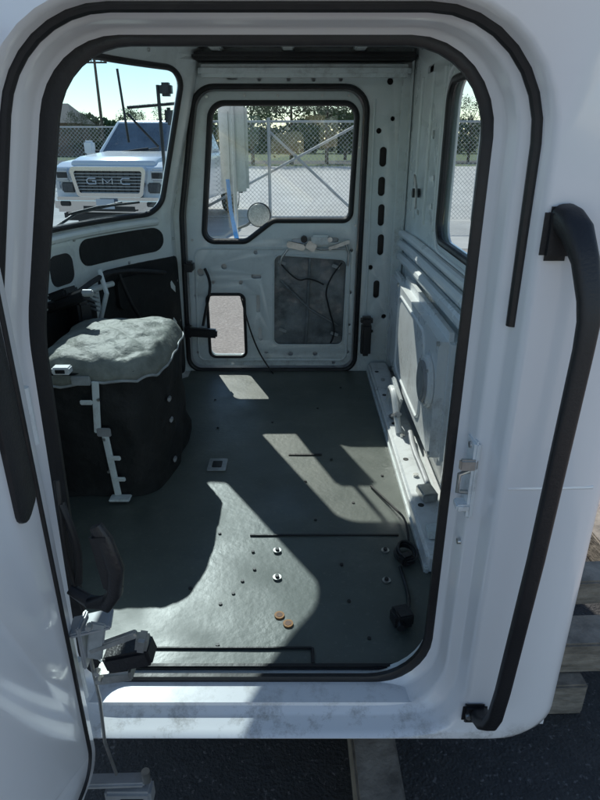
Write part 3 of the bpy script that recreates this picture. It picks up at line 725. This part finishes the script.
def quadlerp(a,b,c,d,u0,v0,u1,v1,off):
    a,b,c,d=map(Vector,(a,b,c,d)); nrm=(b-a).cross(d-a).normalized()*off
    f=lambda u,v:(a.lerp(b,u)).lerp(d.lerp(c,u),v)+nrm
    return [f(u0,v0),f(u1,v0),f(u1,v1),f(u0,v1)]
mk('windshield',quadlerp(gv[0],gv[1],gv[5],gv[4],.06,.05,.94,.90,.006),[(0,1,2,3)],M_PGL,pk,smooth=False,recalc=False)
for nm,q,(u0,u1) in (('side_glass_r',(gv[1],gv[2],gv[6],gv[5]),(.08,.48)),('side_glass_r2',(gv[1],gv[2],gv[6],gv[5]),(.52,.92)),('side_glass_l',(gv[3],gv[0],gv[4],gv[7]),(.08,.48)),('side_glass_l2',(gv[3],gv[0],gv[4],gv[7]),(.52,.92))):
    mk(nm,quadlerp(*q,u0,.12,u1,.88,.006),[(0,1,2,3)],M_PGL,pk,smooth=False,recalc=False)
def gring(name,P,rad,y0,y1,w,m):
    A=[Vector((x,y0,z)) for x,z in rpoly(P,rad,5)]; B=[Vector((x,y0,z)) for x,z in rpoly(offs(P,-w),max(.01,rad-w*.5),5)]
    C=[Vector((v.x,y1,v.z)) for v in A]; D_=[Vector((v.x,y1,v.z)) for v in B]
    return loft(name,[C,A,B,D_],m,pk,ang=30)
GP=[(-.56,.70),(.56,.70),(.66,1.16),(-.66,1.16)]
gring('grille_surround',GP,.07,.0,.16,.06,M_CHR)
mk('grille_insert',[(x,.09,z) for x,z in rpoly(offs(GP,-.05),.03,5)],[tuple(range(24))],M_GRL2,pk,smooth=False)
for k in range(8): box('grille_bar',(0,.06,.765+k*.048),(1.06+.016*k,.03,.014),M_GALV,pk,.004)
for k in range(9): box('grille_rib',(-.44+k*.11,.075,.93),(.010,.02,.36),M_GRL2,pk,.002)
for k,x in enumerate((-.30,-.02,.28)):
    y_=.020
    if k==0:
        tube('badge_letter_a',[(x+.08,y_,.985),(x-.04,y_,.985),(x-.07,y_,.96),(x-.07,y_,.92),(x-.04,y_,.90),(x+.08,y_,.90),(x+.08,y_,.945),(x+.02,y_,.945)],.012,M_LAMP,pk)
    elif k==1:
        tube('badge_letter_b',[(x-.08,y_,.90),(x-.08,y_,.985),(x,y_,.92),(x+.08,y_,.985),(x+.08,y_,.90)],.012,M_LAMP,pk)
    else:
        tube('badge_letter_c',[(x+.08,y_,.985),(x-.04,y_,.985),(x-.07,y_,.96),(x-.07,y_,.92),(x-.04,y_,.90),(x+.08,y_,.90)],.012,M_LAMP,pk)
for s_ in (-1,1):
    box('headlamp',(s_*.83,.13,1.03),(.27,.14,.20),M_LAMP,pk,.03,seg=3)
    box('headlamp_leg',(s_*.91,.14,.88),(.11,.14,.16),M_LAMP,pk,.03,seg=3)
    box('headlamp_inner',(s_*.81,.055,1.03),(.18,.01,.09),M_GRL,pk,.01)
    box('lamp_housing',(s_*.74,.11,.84),(.22,.10,.16),M_GRL2,pk,.02)
    box('fog_lamp',(s_*.74,-.085,.60),(.18,.03,.08),M_GRL,pk,.02)
    box('side_mirror_head',(s_*1.14,1.85,1.42),(.20,.12,.26),M_PKP,pk,.04,seg=3)
    tube('side_mirror_stalk',[(s_*.88,1.9,1.36),(s_*1.08,1.87,1.36)],.025,M_GRL,pk)
    for y in (1.05,4.55):
        cyl('wheel',(s_*.86,y,.40),.40,.26,M_TYR,pk,'X',36,.04); cyl('rim',(s_*.98,y,.40),.25,.04,M_CHR,pk,'X',24,.01)
        tube('wheel_arch',[(s_*1.0,y+.50*math.cos(t),.40+.50*math.sin(t)) for t in [i*math.pi/12 for i in range(13)]],.045,M_GRL,pk)
box('bumper',(0,.02,.58),(1.94,.20,.24),M_CHR,pk,.06,seg=4)
box('bumper_lower',(0,.06,.40),(1.70,.16,.16),M_GRL,pk,.04)
box('bumper_intake',(0,-.075,.53),(.90,.02,.09),M_GRL,pk,.01)
box('licence_plate',(-.05,-.095,.60),(.31,.012,.155),M_PLATE,pk,.004)
for s_ in(-1,1): tube('wiper',[(s_*.1-.3,1.58,1.36),(s_*.1+.2,1.63,1.42)],.012,M_GRL,pk)
pk.location=(-3.10,10.3,GZ); pk.rotation_euler=(0,0,R(-8))

# ------------------------------------------------------------------ light
to_sun=Vector((-.42,1.14,1.0)).normalized()
el=math.asin(to_sun.z); az=math.atan2(to_sun.x,to_sun.y)
ld=bpy.data.lights.new('sun','SUN'); ld.energy=5.0; ld.angle=R(.5); ld.color=(1,.96,.90)
lo=bpy.data.objects.new('sun',ld); COL.objects.link(lo); lo.rotation_euler=to_sun.to_track_quat('Z','Y').to_euler(); lo.location=(-5,12,12)
w=bpy.data.worlds.new('World'); scene.world=w; w.use_nodes=True
nt=w.node_tree; bg=nt.nodes['Background']; sk=nt.nodes.new('ShaderNodeTexSky'); sk.sky_type='NISHITA'; sk.sun_disc=False
sk.sun_elevation=el; sk.sun_rotation=az; sk.air_density=1.0; sk.dust_density=0.0; sk.ozone_density=1.5
nt.links.new(sk.outputs[0],bg.inputs[0]); bg.inputs[1].default_value=.15
scene.view_settings.view_transform='Standard'; scene.view_settings.look='None'; scene.view_settings.exposure=0

# ------------------------------------------------------------------ camera
cd=bpy.data.cameras.new('camera'); cd.lens=27; cd.sensor_width=36; cd.clip_start=.02; cd.clip_end=2000
co=bpy.data.objects.new('camera',cd); COL.objects.link(co); co.location=(0,0,1.13); co.rotation_euler=(R(66.6),0,0)
scene.camera=co
